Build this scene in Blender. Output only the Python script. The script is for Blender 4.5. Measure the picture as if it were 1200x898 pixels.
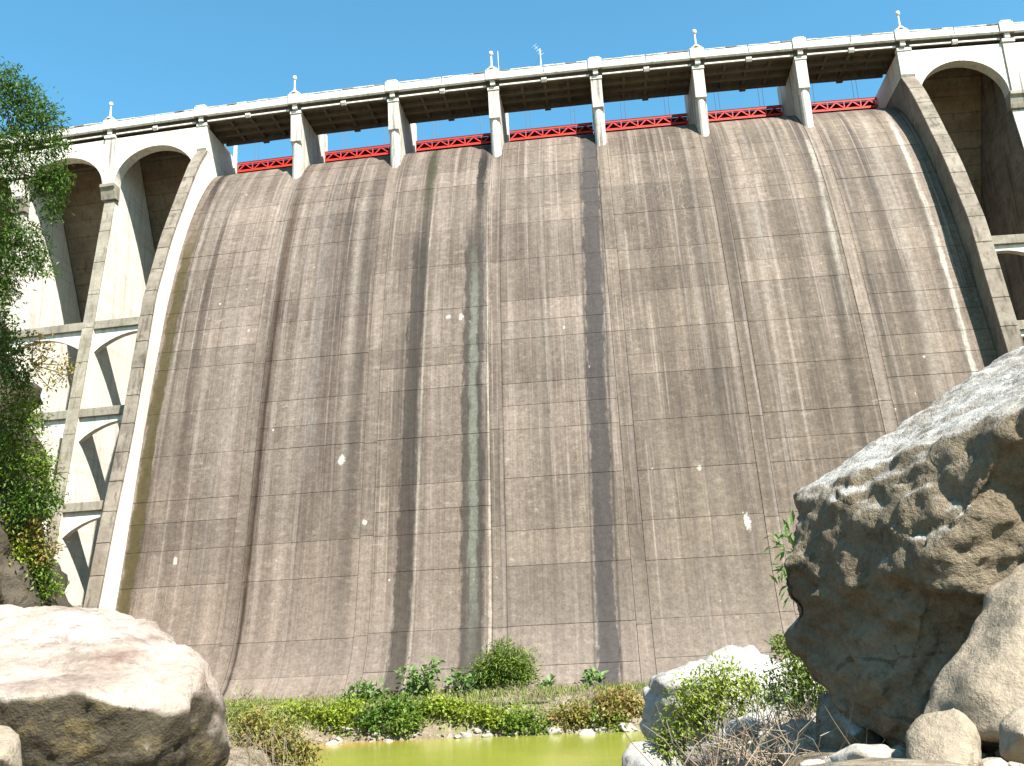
import bpy, bmesh, math, random
import numpy as np
from mathutils import Vector, Matrix, noise as mn

# ------------------------------------------------------------------ camera, sky, sun, exposure
scene = bpy.context.scene
for o in list(bpy.data.objects): bpy.data.objects.remove(o)
COL = scene.collection
CX, CY = 35.476, -75.444
YAW, PITCH, ROLL, FPX = -.101, .25, -.052, 1100.0
_f = Vector((math.sin(YAW)*math.cos(PITCH), math.cos(YAW)*math.cos(PITCH), math.sin(PITCH)))
_r = Vector((math.cos(YAW), -math.sin(YAW), 0)); _u = _r.cross(_f)
CR = _r*math.cos(ROLL) + _u*math.sin(ROLL); CU = -_r*math.sin(ROLL) + _u*math.cos(ROLL); CF = _f
CAMP = Vector((CX, CY, 0))
cam_d = bpy.data.cameras.new('camera'); cam = bpy.data.objects.new('camera', cam_d); COL.objects.link(cam)
cam.matrix_world = Matrix(((CR.x, CU.x, -CF.x, CX), (CR.y, CU.y, -CF.y, CY), (CR.z, CU.z, -CF.z, 0), (0, 0, 0, 1)))
cam_d.sensor_width = 36; cam_d.lens = 36*FPX/1200; cam_d.clip_end = 5000; cam_d.clip_start = .1
scene.camera = cam
SUN = Vector((.84, -1, 1.45)).normalized()          # towards the sun
el = math.asin(SUN.z); az = math.atan2(SUN.x, SUN.y)
w = bpy.data.worlds.new('World'); scene.world = w; w.use_nodes = True
nt = w.node_tree; nt.nodes.clear()
sky = nt.nodes.new('ShaderNodeTexSky'); sky.sky_type = 'NISHITA'; sky.sun_disc = False
sky.sun_elevation = el; sky.sun_rotation = az; sky.air_density = 1.0; sky.dust_density = .6; sky.ozone_density = 1.5
bg = nt.nodes.new('ShaderNodeBackground'); bg.inputs['Strength'].default_value = .073
wo = nt.nodes.new('ShaderNodeOutputWorld')
tint = nt.nodes.new('ShaderNodeMix'); tint.data_type = 'RGBA'; tint.blend_type = 'MULTIPLY'; tint.inputs[0].default_value = 1; tint.inputs[7].default_value = (.66, 1.29, 1.28, 1)   # the camera's cyan white balance
nt.links.new(sky.outputs[0], tint.inputs[6]); nt.links.new(tint.outputs[2], bg.inputs[0]); nt.links.new(bg.outputs[0], wo.inputs[0])
sl = bpy.data.lights.new('sun', 'SUN'); sl.energy = 5.0; sl.angle = math.radians(.5); sl.color = (1, .955, .88)
so = bpy.data.objects.new('sun', sl); COL.objects.link(so); so.rotation_euler = SUN.to_track_quat('Z', 'Y').to_euler()
vs = scene.view_settings; vs.view_transform = 'Standard'; vs.look = 'None'; vs.gamma = 1; vs.use_curve_mapping = False
vs.exposure = 1.6

rng = random.Random(7)
def at(px, py, d):                                   # a point d metres ahead on the line of sight through a photo pixel
    return CAMP + (CF + CR*((px-600)/FPX) - CU*((py-449)/FPX))*d

# ------------------------------------------------------------------ node helpers
class N:
    def __init__(s, name):
        s.m = bpy.data.materials.new(name); s.m.use_nodes = True; s.t = s.m.node_tree; s.t.nodes.clear()
        s.out = s.n('ShaderNodeOutputMaterial'); s.geo = s.n('ShaderNodeNewGeometry'); s._sep = None
    def n(s, typ, **kw):
        x = s.t.nodes.new(typ)
        for k, v in kw.items(): setattr(x, k, v)
        return x
    def L(s, a, b): s.t.links.new(a, b)
    def put(s, sock, v):
        if isinstance(v, (int, float)): sock.default_value = v
        elif isinstance(v, (tuple, list)): sock.default_value = (*v, 1) if len(v) == 3 and len(sock.default_value) == 4 else v
        else: s.L(v, sock)
    def M(s, op, a, b=0.0, c=0.0, clamp=False):
        x = s.n('ShaderNodeMath', operation=op); x.use_clamp = clamp
        for i, v in enumerate((a, b, c)): s.put(x.inputs[i], v)
        return x.outputs[0]
    def xyz(s):
        if not s._sep:
            s._sep = s.n('ShaderNodeSeparateXYZ'); s.L(s.geo.outputs['Position'], s._sep.inputs[0])
        return s._sep.outputs
    def vec(s, sx, sy, sz):
        v = s.n('ShaderNodeVectorMath', operation='MULTIPLY'); s.L(s.geo.outputs['Position'], v.inputs[0]); v.inputs[1].default_value = (sx, sy, sz)
        return v.outputs[0]
    def noise(s, sc=(1, 1, 1), detail=5, rough=.6, scale=1.0):
        x = s.n('ShaderNodeTexNoise'); s.L(s.vec(*sc), x.inputs['Vector'])
        x.inputs['Scale'].default_value = scale; x.inputs['Detail'].default_value = detail; x.inputs['Roughness'].default_value = rough
        return x.outputs['Fac']
    def vor(s, sc=(1, 1, 1), feature='F1', out='Distance'):
        x = s.n('ShaderNodeTexVoronoi', feature=feature); s.L(s.vec(*sc), x.inputs['Vector']); x.inputs['Scale'].default_value = 1
        return x.outputs[out]
    def rng(s, v, a, b, c=0.0, d=1.0, smooth=False):
        x = s.n('ShaderNodeMapRange'); x.clamp = True
        if smooth: x.interpolation_type = 'SMOOTHSTEP'
        for i, q in enumerate((v, a, b, c, d)): s.put(x.inputs[i], q)
        return x.outputs[0]
    def mix(s, f, a, b, mode='MIX'):
        x = s.n('ShaderNodeMix', data_type='RGBA', blend_type=mode); s.put(x.inputs[0], f); s.put(x.inputs[6], a); s.put(x.inputs[7], b)
        return x.outputs[2]
    def bump(s, h, strength=.5, dist=.05, prev=None):
        x = s.n('ShaderNodeBump'); s.put(x.inputs['Height'], h); x.inputs['Strength'].default_value = strength; x.inputs['Distance'].default_value = dist
        if prev: s.L(prev, x.inputs['Normal'])
        return x.outputs[0]
    def bsdf(s, col, rough=.85, normal=None, spec=.3, metal=0.0, trans=0.0):
        b = s.n('ShaderNodeBsdfPrincipled'); s.put(b.inputs['Base Color'], col); s.put(b.inputs['Roughness'], rough)
        b.inputs['Specular IOR Level'].default_value = spec; b.inputs['Metallic'].default_value = metal
        if normal: s.L(normal, b.inputs['Normal'])
        sh = b.outputs[0]
        if trans:
            t = s.n('ShaderNodeBsdfTranslucent'); s.put(t.inputs[0], col); mx = s.n('ShaderNodeMixShader'); mx.inputs[0].default_value = trans
            s.L(sh, mx.inputs[1]); s.L(t.outputs[0], mx.inputs[2]); sh = mx.outputs[0]
        s.L(sh, s.out.inputs[0]); return s.m

def mat_spillway():
    s = N('weathered_spillway_concrete'); x, y, z = s.xyz()
    blot = s.noise((.16, .16, .16), 5, .62); fine = s.noise((2.6, 2.6, 2.6), 4, .72)
    st1 = s.noise((.85, 0, .018), 4, .62); st2 = s.noise((3.4, 0, .05), 3, .6)
    board = s.noise((1.5, 0, 2.6), 6, .78); grit = s.noise((7, 7, 7), 3, .75)
    fib = s.rng(s.noise((9.0, 0, .12), 3, .7), .30, .70); st4 = s.noise((1.7, 0, .03), 3, .6)
    c = s.mix(s.rng(blot, .33, .68), (.077, .056, .043), (.140, .107, .084))
    c = s.mix(s.rng(x, 30, 44, 0, .65), c, s.mix(1.0, c, (.98, .98, .87), 'MULTIPLY'))
    c = s.mix(s.rng(st1, .49, .63, 0, .80), c, (.036, .025, .018))
    c = s.mix(s.rng(st1, .47, .34, 0, .62), c, (.225, .178, .148))
    c = s.mix(s.M('MULTIPLY', s.rng(st4, .53, .64, 0, .62), s.M('MULTIPLY_ADD', fib, .6, .4)), c, (.265, .212, .180))
    c = s.mix(s.M('MULTIPLY', s.rng(st4, .46, .36, 0, .60), s.M('MULTIPLY_ADD', fib, .6, .4)), c, (.040, .029, .021))
    c = s.mix(s.M('MULTIPLY', s.rng(st2, .52, .68, 0, .45), fib), c, (.036, .026, .019))
    c = s.mix(s.M('MULTIPLY', s.rng(st2, .45, .32, 0, .38), fib), c, (.215, .170, .140))
    st5 = s.noise((5.2, 0, .014), 2, .5); brk = s.rng(s.noise((.6, 0, .11), 3, .6), .42, .58)
    c = s.mix(s.M('MULTIPLY', s.rng(st5, .60, .66, 0, .36), brk), c, (.30, .245, .205)); c = s.mix(s.M('MULTIPLY', s.rng(st5, .40, .34, 0, .45), brk), c, (.030, .021, .015))
    c = s.mix(s.rng(board, .52, .68, 0, .30), c, (.175, .136, .110))
    c = s.mix(s.rng(board, .46, .32, 0, .30), c, (.042, .030, .022))
    # scaly pale bloom on worn patches
    bloom = s.M('MULTIPLY', s.rng(s.noise((.9, .9, 2.6), 6, .78), .53, .64), s.rng(st1, .54, .42))
    c = s.mix(s.M('MULTIPLY', bloom, .42), c, (.25, .205, .160))
    oi = s.n('ShaderNodeObjectInfo').outputs['Random']
    c = s.mix(1.0, c, s.n_val(s.rng(oi, 0, 1, .84, 1.14)), 'MULTIPLY')
    c = s.mix(s.rng(s.M('ADD', z, s.M('MULTIPLY', blot, 10.0)), 12.0, 2.0, 0, .36), c, (.185, .148, .122))
    edge = s.rng(s.noise((1.9, 0, .55), 6, .78), .34, .66, -1, 1)
    wob = s.M('MULTIPLY', s.M('SUBTRACT', s.noise((0, 0, .09), 2, .5), .5), .9)
    fade = s.M('MULTIPLY', s.rng(s.noise((.5, 0, .16), 4, .7), .36, .56, .25, 1), s.M('MULTIPLY_ADD', fib, .6, .4)); dmod = s.M('MULTIPLY_ADD', s.rng(grit, .32, .62), .22, .80)
    # run-off streaks, plus one lit pier edge painted as a pale line: (x at z=40, x at z=0, half width, z top, z bottom, colour, strength, softness)
    S = [(1.60, 1.25, .40, 46, 33, (.030, .022, .010), .85, .25), (1.50, 1.35, .52, 36, -6, (.13, .100, .024), .95, .18), (2.35, 2.10, .16, 46, 12, (.55, .49, .40), .6, .2), (3.2, 3.4, .55, 43, -4, (.46, .385, .31), .45, .5),
         (10.35, 10.1, .22, 41, -4, (.16, .085, .04), .75, .18), (10.35, 10.15, .10, 30, -6, (.05, .035, .028), .85, .10), (9.75, 9.6, .25, 41, 5, (.44, .36, .29), .5, .25),
         (13.4, 14.2, .55, 42, 8, (.48, .42, .37), .5, .6), (12.1, 12.6, .25, 41, 18, (.50, .40, .37), .5, .25), (16.4, 16.6, .35, 41, 6, (.46, .41, .35), .45, .4), (6.3, 6.8, .5, 30, 2, (.40, .35, .30), .4, .6),
         (17.2, 16.9, .55, 42, -4, (.10, .08, .06), .55, .5),
         (22.0, 21.15, .50, 44, 31, (.075, .078, .02), .85, .3), (21.9, 21.1, .62, 34, -6, (.060, .047, .034), .82, .16), (22.62, 21.85, .10, 38, -6, (.58, .50, .40), .75, .08), (20.7, 20.3, .4, 41, 8, (.12, .092, .066), .5, .4),
         (26.5, 25.7, .33, 44, 30, (.018, .016, .014), .92, .14), (26.25, 25.75, .80, 34, -6, (.070, .058, .042), .85, .16), (26.2, 25.85, .33, 30, -3, (.25, .255, .20), .75, .22), (27.22, 27.0, .11, 41, -6, (.66, .57, .46), .85, .06),  # last entry paints in the lit left edge of the third pier strip
         (31.2, 31.0, .5, 43, 6, (.40, .345, .275), .4, .6), (33.0, 32.9, .22, 42.5, 34, (.50, .42, .32), .55, .25),
         (35.75, 34.45, .68, 46, -6, (.105, .090, .088), .95, .14), (36.55, 35.25, .10, 40, -6, (.055, .045, .036), .7, .12), (34.95, 33.65, .10, 40, -6, (.06, .05, .04), .6, .12),
         (49.0, 47.6, .30, 42.5, 33, (.045, .042, .038), .8, .22), (48.5, 47.4, .28, 34, 20, (.47, .42, .36), .6, .25), (50.5, 50.2, .5, 40, 5, (.12, .09, .062), .5, .5), (43.6, 43.2, .6, 40, 4, (.10, .078, .055), .4, .6),
         (53.95, 52.6, .26, 41, 18, (.66, .59, .48), .85, .22), (53.4, 52.1, .4, 30, -2, (.085, .066, .048), .6, .4), (55.4, 55.3, .16, 39, 6, (.09, .07, .055), .6, .15),
         (58.9, 58.0, .45, 42.5, 8, (.50, .45, .37), .5, .5), (57.4, 56.9, .5, 36, 2, (.15, .105, .07), .55, .5), (60.6, 60.6, .5, 38, 8, (.13, .10, .075), .45, .5),
         (61.1, 60.75, .20, 42, -4, (.80, .76, .66), .95, .12)]
    for x0, x1, hw, zt, zb, col, k, soft in S:
        xc = s.M('ADD', s.M('MULTIPLY_ADD', z, (x0-x1)/40, x1), s.M('MULTIPLY', wob, min(.5, hw)))
        d = s.M('ADD', s.M('ABSOLUTE', s.M('SUBTRACT', x, xc)), s.M('MULTIPLY', edge, min(.20, hw*.6)))
        f = s.rng(d, hw+soft*.5, max(0., hw-soft), 0, k*(.9 if max(col) > .35 else 1), True)
        f = s.M('MULTIPLY', f, fade if max(col) > .35 else dmod) if max(col) > .05 else f
        if zt < 45: f = s.M('MULTIPLY', f, s.rng(z, zt, zt-5))
        if zb > -5: f = s.M('MULTIPLY', f, s.rng(z, zb, zb+7))
        c = s.mix(f, c, tuple(q*(.50 if max(col) > .2 else .30) for q in col))
    # white lime along fine map cracking (upper fifth bay most), a few pale scars
    ck = s.vor((1.3, .2, 1.1), 'DISTANCE_TO_EDGE')
    reg = s.M('MULTIPLY', s.rng(s.M('ABSOLUTE', s.M('SUBTRACT', x, 40.8)), 4.2, 2.0, .12, 1), s.rng(s.M('ABSOLUTE', s.M('SUBTRACT', z, 32.0)), 8.5, 4.0, .10, 1))
    cm = s.M('MULTIPLY', s.rng(s.M('ADD', ck, s.M('MULTIPLY', fine, .05)), .050, .030), s.M('MULTIPLY', reg, s.rng(st2, .40, .62)))
    c = s.mix(s.M('MULTIPLY', cm, .34), c, (.34, .30, .24))
    sp = s.M('ADD', s.vor((.50, .50, .30)), s.M('MULTIPLY', grit, .22)); c = s.mix(s.M('MULTIPLY', s.rng(sp, .150, .125), s.rng(blot, .46, .5)), c, (.42, .40, .34))
    for xs_, zs_, rx, rz in ((44.1, 5.65, .24, .62), (16.37, 11.9, .30, .42), (18.3, 7.25, .2, .22), (41.4, 9.55, .2, .22), (24.05, 22.8, .22, .2), (25.05, 22.7, .2, .34), (4.66, 5.4, .16, .42)):
        dx_ = s.M('MULTIPLY', s.M('SUBTRACT', x, xs_), 1/rx); dz_ = s.M('MULTIPLY', s.M('SUBTRACT', z, zs_), 1/rz)
        e2 = s.M('ADD', s.M('ADD', s.M('MULTIPLY', dx_, dx_), s.M('MULTIPLY', dz_, dz_)), s.M('ADD', s.M('MULTIPLY', s.M('SUBTRACT', grit, .5), 3.6), s.M('MULTIPLY', s.M('SUBTRACT', fine, .5), 3.0)))
        c = s.mix(s.rng(e2, .9, .35, 0, .85), c, (.42, .39, .33))
    c = s.mix(1.0, c, s.n_val(s.rng(fine, .3, .72, .76, 1.22)), 'MULTIPLY'); c = s.mix(1.0, c, s.n_val(s.rng(grit, .3, .7, .80, 1.20)), 'MULTIPLY')
    h = s.M('ADD', s.M('MULTIPLY', board, .5), s.M('MULTIPLY', fine, .8))
    return s.bsdf(c, s.rng(st1, .3, .7, .9, .7), s.bump(h, .55, .05), .25)

def _nval(s, v):
    x = s.n('ShaderNodeCombineColor'); 
    for i in range(3): s.L(v, x.inputs[i])
    return x.outputs[0]
N.n_val = _nval

def mat_concrete(name, c0, c1, dark, dk=.6, streak=.5, band=True):
    s = N(name)
    blot = s.noise((.5, .5, .5), 6, .65); fine = s.noise((5, 5, 5), 5, .7); st = s.noise((2.2, 2.2, .12), 5, .6)
    c = s.mix(s.rng(blot, .35, .66), c0, c1)
    c = s.mix(s.rng(st, .53, .66, 0, streak), c, dark)
    c = s.mix(s.M('MULTIPLY', s.rng(s.noise((1.1, 1.1, .8), 7, .72), .56, .70), dk), c, dark)
    if band:
        b = s.noise((.05, .05, 2.6), 3, .5); c = s.mix(s.rng(b, .52, .7, 0, .22), c, dark)
    oi = s.n('ShaderNodeObjectInfo').outputs['Random']
    c = s.mix(1.0, c, s.n_val(s.rng(oi, 0, 1, .92, 1.06)), 'MULTIPLY')
    c = s.mix(1.0, c, s.n_val(s.rng(fine, .3, .7, .85, 1.12)), 'MULTIPLY')
    return s.bsdf(c, .9, s.bump(s.M('ADD', fine, s.M('MULTIPLY', blot, .8)), .45, .035), .25)

def mat_rock(name, c0, c1, dark, moss_shade=None, grain=1.0, sc=1.0, bumpd=.05, band=0, pale_lit_top=None):
    s = N(name)
    big = s.noise((.9*sc,)*3, 7, .65); mid = s.noise((3.2*sc,)*3, 7, .7); fine = s.noise((16*sc,)*3, 4, .7)
    c = s.mix(s.rng(big, .32, .68), c0, c1)
    c = s.mix(s.rng(mid, .54, .72, 0, .7), c, dark)
    ck = s.vor((1.5*sc, 1.5*sc, 2.1*sc), 'DISTANCE_TO_EDGE')
    crk = s.M('ADD', ck, s.M('MULTIPLY', s.M('SUBTRACT', mid, .5), .45)); c = s.mix(s.M('MULTIPLY', s.rng(crk, .012, .002), s.rng(big, .50, .60, 0, .45)), c, tuple(q*.5 for q in dark))
    c = s.mix(s.rng(s.vor((26*sc,)*3), .22, .10, 0, .35*grain), c, dark)
    if band:
        bn = s.noise((.9*sc, .9*sc, 7*sc), 5, .6); c = s.mix(s.rng(bn, .5, .7, 0, band), c, dark)
    if pale_lit_top:
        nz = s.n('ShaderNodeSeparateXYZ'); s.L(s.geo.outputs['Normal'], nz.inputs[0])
        f = s.M('MULTIPLY', s.rng(nz.outputs[2], .55, .85), s.rng(big, .62, .46, .35, 1)); c = s.mix(f, c, s.mix(s.rng(mid, .50, .66, 0, .7), pale_lit_top, tuple(q*.35 for q in pale_lit_top)))  # pale top: bleached rock and sunlight both painted on up-facing faces
    if moss_shade:
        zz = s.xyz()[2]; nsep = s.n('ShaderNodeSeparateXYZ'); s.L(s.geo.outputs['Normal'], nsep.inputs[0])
        c = s.mix(s.rng(nsep.outputs[2], .34, -.02, 0, .9), c, s.mix(s.rng(mid, .50, .64), moss_shade, (.12, .088, .032)))  # moss on down-turned faces, its dark tone also painting the overhang's shade
    c = s.mix(1.0, c, s.n_val(s.rng(fine, .3, .7, 1-.25*grain, 1+.2*grain)), 'MULTIPLY')
    h = s.M('ADD', s.M('ADD', s.M('MULTIPLY', mid, 1.0), s.M('MULTIPLY', fine, .35)), s.M('MULTIPLY', s.noise((40*sc,)*3, 2, .6), .12))
    return s.bsdf(c, .88, s.bump(h, .8, bumpd), .25)

def mat_leaf(name, a, b, dry=None, trans=.35):
    s = N(name); ri = s.geo.outputs['Random Per Island']
    c = s.mix(ri, a, b)
    c = s.mix(s.rng(s.noise((.9, .9, .9), 3), .4, .62, 0, .55), c, b)
    if dry: c = s.mix(s.rng(s.M('FRACT', s.M('MULTIPLY', ri, 13.7)), .80, .86), c, dry)
    return s.bsdf(c, .5, None, .35, 0, trans)

def mat_plain(name, col, rough=.6, metal=0, var=.2, dark=(.03, .02, .015), spec=.3):
    s = N(name); n1 = s.noise((3, 3, 3), 5, .65)
    c = s.mix(s.rng(n1, .5, .75, 0, var), col, dark)
    return s.bsdf(c, rough, None, spec, metal)

M = {}
M['spill'] = mat_spillway()
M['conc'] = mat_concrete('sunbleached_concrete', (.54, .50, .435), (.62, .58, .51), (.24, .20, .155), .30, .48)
M['wallc'] = mat_concrete('grey_weathered_and_shade_dark_concrete', (.135, .110, .084), (.225, .190, .150), (.045, .036, .026), .75, .7)  # weathered coping; also carries the shade of the right-hand walls
M['strutc'] = mat_concrete('lichen_grey_strut_concrete', (.19, .165, .125), (.29, .26, .205), (.07, .06, .038), .6, .5)
M['pier'] = mat_concrete('stained_pier_concrete', (.40, .36, .31), (.50, .46, .405), (.085, .072, .056), .5, .8, False)
M['slab'] = mat_concrete('stained_and_shade_dark_slab_concrete', (.140, .100, .063), (.21, .155, .103), (.065, .044, .028), .6, .5)  # brown slab, darkened to put the shade of the cells into the colour
M['deck'] = mat_concrete('grey_deck_concrete', (.085, .070, .055), (.125, .105, .083), (.035, .028, .022), .5, .3)  # deck grey darkened to put the underside shade into the colour
M['red'] = mat_plain('faded_red_paint', (.50, .030, .018), .6, 0, .65, (.20, .035, .020))
M['darkred'] = mat_plain('shade_dark_red_plate', (.04, .010, .009), .7, 0, .5)  # deep red darkened to stand in for shade at the gate base
M['steel'] = mat_plain('dark_steel', (.06, .06, .065), .5, .6)
M['white'] = mat_plain('white_paint', (.60, .59, .56), .5, 0, .15, (.35, .33, .30))
M['yellow'] = mat_plain('yellow_paint', (.75, .42, .03), .5)
M['bark'] = mat_plain('bark', (.12, .085, .055), .9, 0, .6)
M['twig'] = mat_plain('dry_twig', (0.240, 0.184, 0.128), .9, 0, .4, (0.096, 0.072, 0.048))
M['leaf_tree'] = mat_leaf('fern_tree_leaf', (0.034, 0.086, 0.014), (0.098, 0.167, 0.025))
M['leaf_dark'] = mat_leaf('dark_shrub_leaf', (0.032, 0.086, 0.011), (0.103, 0.172, 0.021))
M['leaf_lime'] = mat_leaf('lime_shrub_leaf', (0.128, 0.192, 0.016), (0.240, 0.288, 0.028))
M['leaf_mid'] = mat_leaf('mid_shrub_leaf', (.060, .120, .014), (.165, .225, .028))
M['leaf_olive'] = mat_leaf('olive_scrub_leaf', (0.128, 0.136, 0.020), (0.240, 0.216, 0.048), (0.272, 0.160, 0.048))
M['leaf_rust'] = mat_leaf('rusty_scrub_leaf', (0.208, 0.136, 0.040), (0.288, 0.216, 0.072), (0.160, 0.176, 0.024))
M['leaf_broad'] = mat_leaf('broad_pale_leaf', (0.072, 0.160, 0.028), (0.160, 0.240, 0.072))
M['leaf_pale'] = mat_leaf('pale_grass', (.16, .23, .04), (.29, .31, .10), (.28, .22, .11))
M['leaf_amber'] = mat_leaf('amber_green_leaf', (0.104, 0.128, 0.016), (0.240, 0.160, 0.024))
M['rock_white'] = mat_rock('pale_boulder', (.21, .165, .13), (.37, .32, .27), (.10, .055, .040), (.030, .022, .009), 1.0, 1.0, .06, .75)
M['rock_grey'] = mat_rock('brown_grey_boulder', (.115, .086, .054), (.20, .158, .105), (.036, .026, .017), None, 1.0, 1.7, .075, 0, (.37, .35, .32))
M['rock_beige'] = mat_rock('beige_boulder', (0.216, 0.173, 0.122), (0.288, 0.234, 0.173), (0.158, 0.122, 0.086), None, .8, 2.0, .045)
M['rock_mid'] = mat_rock('pale_grey_boulder', (0.245, 0.223, 0.202), (0.396, 0.374, 0.338), (0.058, 0.050, 0.043), None, 1, 1.4, .06)
M['rock_small'] = mat_rock('rubble_stone', (0.245, 0.209, 0.166), (0.374, 0.338, 0.288), (0.115, 0.086, 0.065), None, 1, 3, .02)
M['rock_cliff'] = mat_rock('cliff_rock', (0.040, 0.030, 0.020), (0.086, 0.069, 0.049), (0.014, 0.012, 0.007), None, 1, .5, .25)

# ------------------------------------------------------------------ object helpers
def tag(o, label=None, cat=None, group=None, kind=None):
    for k, v in (('label', label), ('category', cat), ('group', group), ('kind', kind)):
        if v: o[k] = v
    return o
def link(name, me, m=None, parent=None, smooth=False):
    o = bpy.data.objects.new(name, me); COL.objects.link(o)
    if m and me and not me.materials: me.materials.append(M[m] if isinstance(m, str) else m)
    if parent: o.parent = parent
    if smooth and me: me.polygons.foreach_set('use_smooth', [True]*len(me.polygons))
    return o
def empty(name, loc=(0, 0, 0)):
    o = bpy.data.objects.new(name, None); COL.objects.link(o); o.location = loc; o.empty_display_size = .3; return o
def bend(x): return -1.272*(1-((x-31.5)/40)**2)
def Wp(p): return (p[0], p[1]+bend(p[0]), p[2])
class MB:
    def __init__(s): s.v = []; s.f = []
    def add(s, vs, fs):
        b = len(s.v); s.v += [tuple(v) for v in vs]; s.f += [tuple(b+i for i in f) for f in fs]; return s
    def box(s, x0, x1, y0, y1, z0, z1):
        return s.add([(x0, y0, z0), (x1, y0, z0), (x1, y1, z0), (x0, y1, z0), (x0, y0, z1), (x1, y0, z1), (x1, y1, z1), (x0, y1, z1)],
                     [(0, 3, 2, 1), (4, 5, 6, 7), (0, 1, 5, 4), (1, 2, 6, 5), (2, 3, 7, 6), (3, 0, 4, 7)])
    def prism(s, poly, x0, x1):                       # polygon of (y, z) extruded along x
        n = len(poly); vs = [(x0, y, z) for y, z in poly]+[(x1, y, z) for y, z in poly]
        fs = [tuple(range(n)), tuple(range(2*n-1, n-1, -1))]+[(i, i+n, (i+1) % n+n, (i+1) % n) for i in range(n)]
        return s.add(vs, fs)
    def prism_xz(s, poly, y0, y1):                    # polygon of (x, z) extruded along y
        n = len(poly); vs = [(x, y0, z) for x, z in poly]+[(x, y1, z) for x, z in poly]
        fs = [tuple(range(n)), tuple(range(2*n-1, n-1, -1))]+[(i, i+n, (i+1) % n+n, (i+1) % n) for i in range(n)]
        return s.add(vs, fs)
    def tube(s, pts, rad, n=6):
        pts = [Vector(p) for p in pts]; rings = []
        for i, p in enumerate(pts):
            d = (pts[min(i+1, len(pts)-1)]-pts[max(i-1, 0)]).normalized()
            a = d.orthogonal().normalized(); b = d.cross(a); r = rad[i] if isinstance(rad, (list, tuple)) else rad
            rings.append([p+(a*math.cos(2*math.pi*k/n)+b*math.sin(2*math.pi*k/n))*r for k in range(n)])
        vs = [v for R in rings for v in R]; fs = []
        for i in range(len(pts)-1):
            for k in range(n): fs.append((i*n+k, i*n+(k+1) % n, (i+1)*n+(k+1) % n, (i+1)*n+k))
        fs += [tuple(range(n-1, -1, -1)), tuple((len(pts)-1)*n+k for k in range(n))]
        return s.add(vs, fs)
    def build(s, name, m, parent=None, dam=False, smooth=False, bev=0):
        me = bpy.data.meshes.new(name); me.from_pydata([Wp(v) for v in s.v] if dam else s.v, [], s.f)
        bm = bmesh.new(); bm.from_mesh(me); bmesh.ops.recalc_face_normals(bm, faces=bm.faces)
        if bev: bmesh.ops.bevel(bm, geom=[e for e in bm.edges if len(e.link_faces) == 2 and e.calc_face_angle(0) > .6], offset=bev, segments=1, affect='EDGES')
        bm.to_mesh(me); bm.free(); me.update()
        return link(name, me, m, parent, smooth)

# ------------------------------------------------------------------ ground, water, cliff
def sstep(a, b, x):
    t = np.clip((x-a)/(b-a), 0, 1); return t*t*(3-2*t)
def gz_np(x, y):
    t = y-CY; l = x-CX; r = l/np.maximum(np.abs(t), 1.5)
    z = -1.75-.135*np.maximum(t, 0)                               # near bank falling into the pool
    z = np.maximum(z, -7.3)
    zr = -.34-.085*np.clip(t, 0, 40)-4.8*sstep(20, 28, t)         # right bank, high and rubbly
    z = z+(np.maximum(zr, z)-z)*sstep(-.03, .17, r)
    zl = -.95-.045*np.clip(t, 0, 40)-4.8*sstep(17, 24, t)        # left bank
    z = z+(np.maximum(zl, z)-z)*(1-sstep(-.385, -.315, r))
    far = np.interp(y, [-26, -22, -20.9, -19.6, -18, -15.5, 0, 20], [-9, -6.7, -5.85, -4.85, -4.15, -3.9, -4.2, -4.2])
    z = np.maximum(z, far)
    z = np.maximum(z, -8+np.clip(x-61, 0, 60)*.75*sstep(-45, -20, y))   # abutments
    z = np.maximum(z, -8+np.clip(4-x, 0, 60)*.55*sstep(-45, -15, y))
    z = np.maximum(z, -12+np.clip(np.abs(x-32)-90, 0, 400)*.35)
    return z
def gz(x, y): return float(gz_np(np.array([x], float), np.array([y], float))[0])
xs = np.unique(np.concatenate([np.linspace(-1800, -90, 20), np.linspace(-90, 10, 40), np.linspace(10, 62, 190), np.linspace(62, 130, 30), np.linspace(130, 1800, 20)]))
ys = np.unique(np.concatenate([np.linspace(-1800, -110, 20), np.linspace(-110, -78, 16), np.linspace(-78, -12, 230), np.linspace(-12, 30, 12), np.linspace(30, 1800, 20)]))
GX, GY = np.meshgrid(xs, ys); GZ = gz_np(GX, GY)
amp = np.where((np.abs(GX-36) < 30) & (GY > -90) & (GY < -10), 1.0, 0.)
for j in range(GX.shape[0]):
    for i in range(GX.shape[1]):
        if amp[j, i]: GZ[j, i] += .22*mn.fractal((GX[j, i]*.55, GY[j, i]*.55, 3.), 1., 2., 4)
nx, ny = len(xs), len(ys)
gv = np.stack([GX, GY, GZ], -1).reshape(-1, 3).tolist()
gf = [(j*nx+i, j*nx+i+1, (j+1)*nx+i+1, (j+1)*nx+i) for j in range(ny-1) for i in range(nx-1)]
me = bpy.data.meshes.new('ground'); me.from_pydata(gv, [], gf)
s = N('rubble_soil'); big = s.noise((.35, .35, .35), 6, .65); mid = s.noise((3, 3, 3), 7, .7); peb = s.vor((6, 6, 6))
c = s.mix(s.rng(big, .35, .65), (0.119, 0.087, 0.052), (0.231, 0.189, 0.133)); c = s.mix(s.rng(mid, .5, .68, 0, .7), c, (0.294, 0.252, 0.196))
c = s.mix(s.rng(peb, .35, .12, 0, .5), c, (0.322, 0.294, 0.252)); c = s.mix(s.rng(s.noise((.6, .6, .6), 4), .55, .66, 0, .6), c, (0.091, 0.105, 0.021))
M['ground'] = s.bsdf(c, .95, s.bump(s.M('SUBTRACT', mid, s.M('MULTIPLY', peb, .5)), .9, .12), .2)
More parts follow.
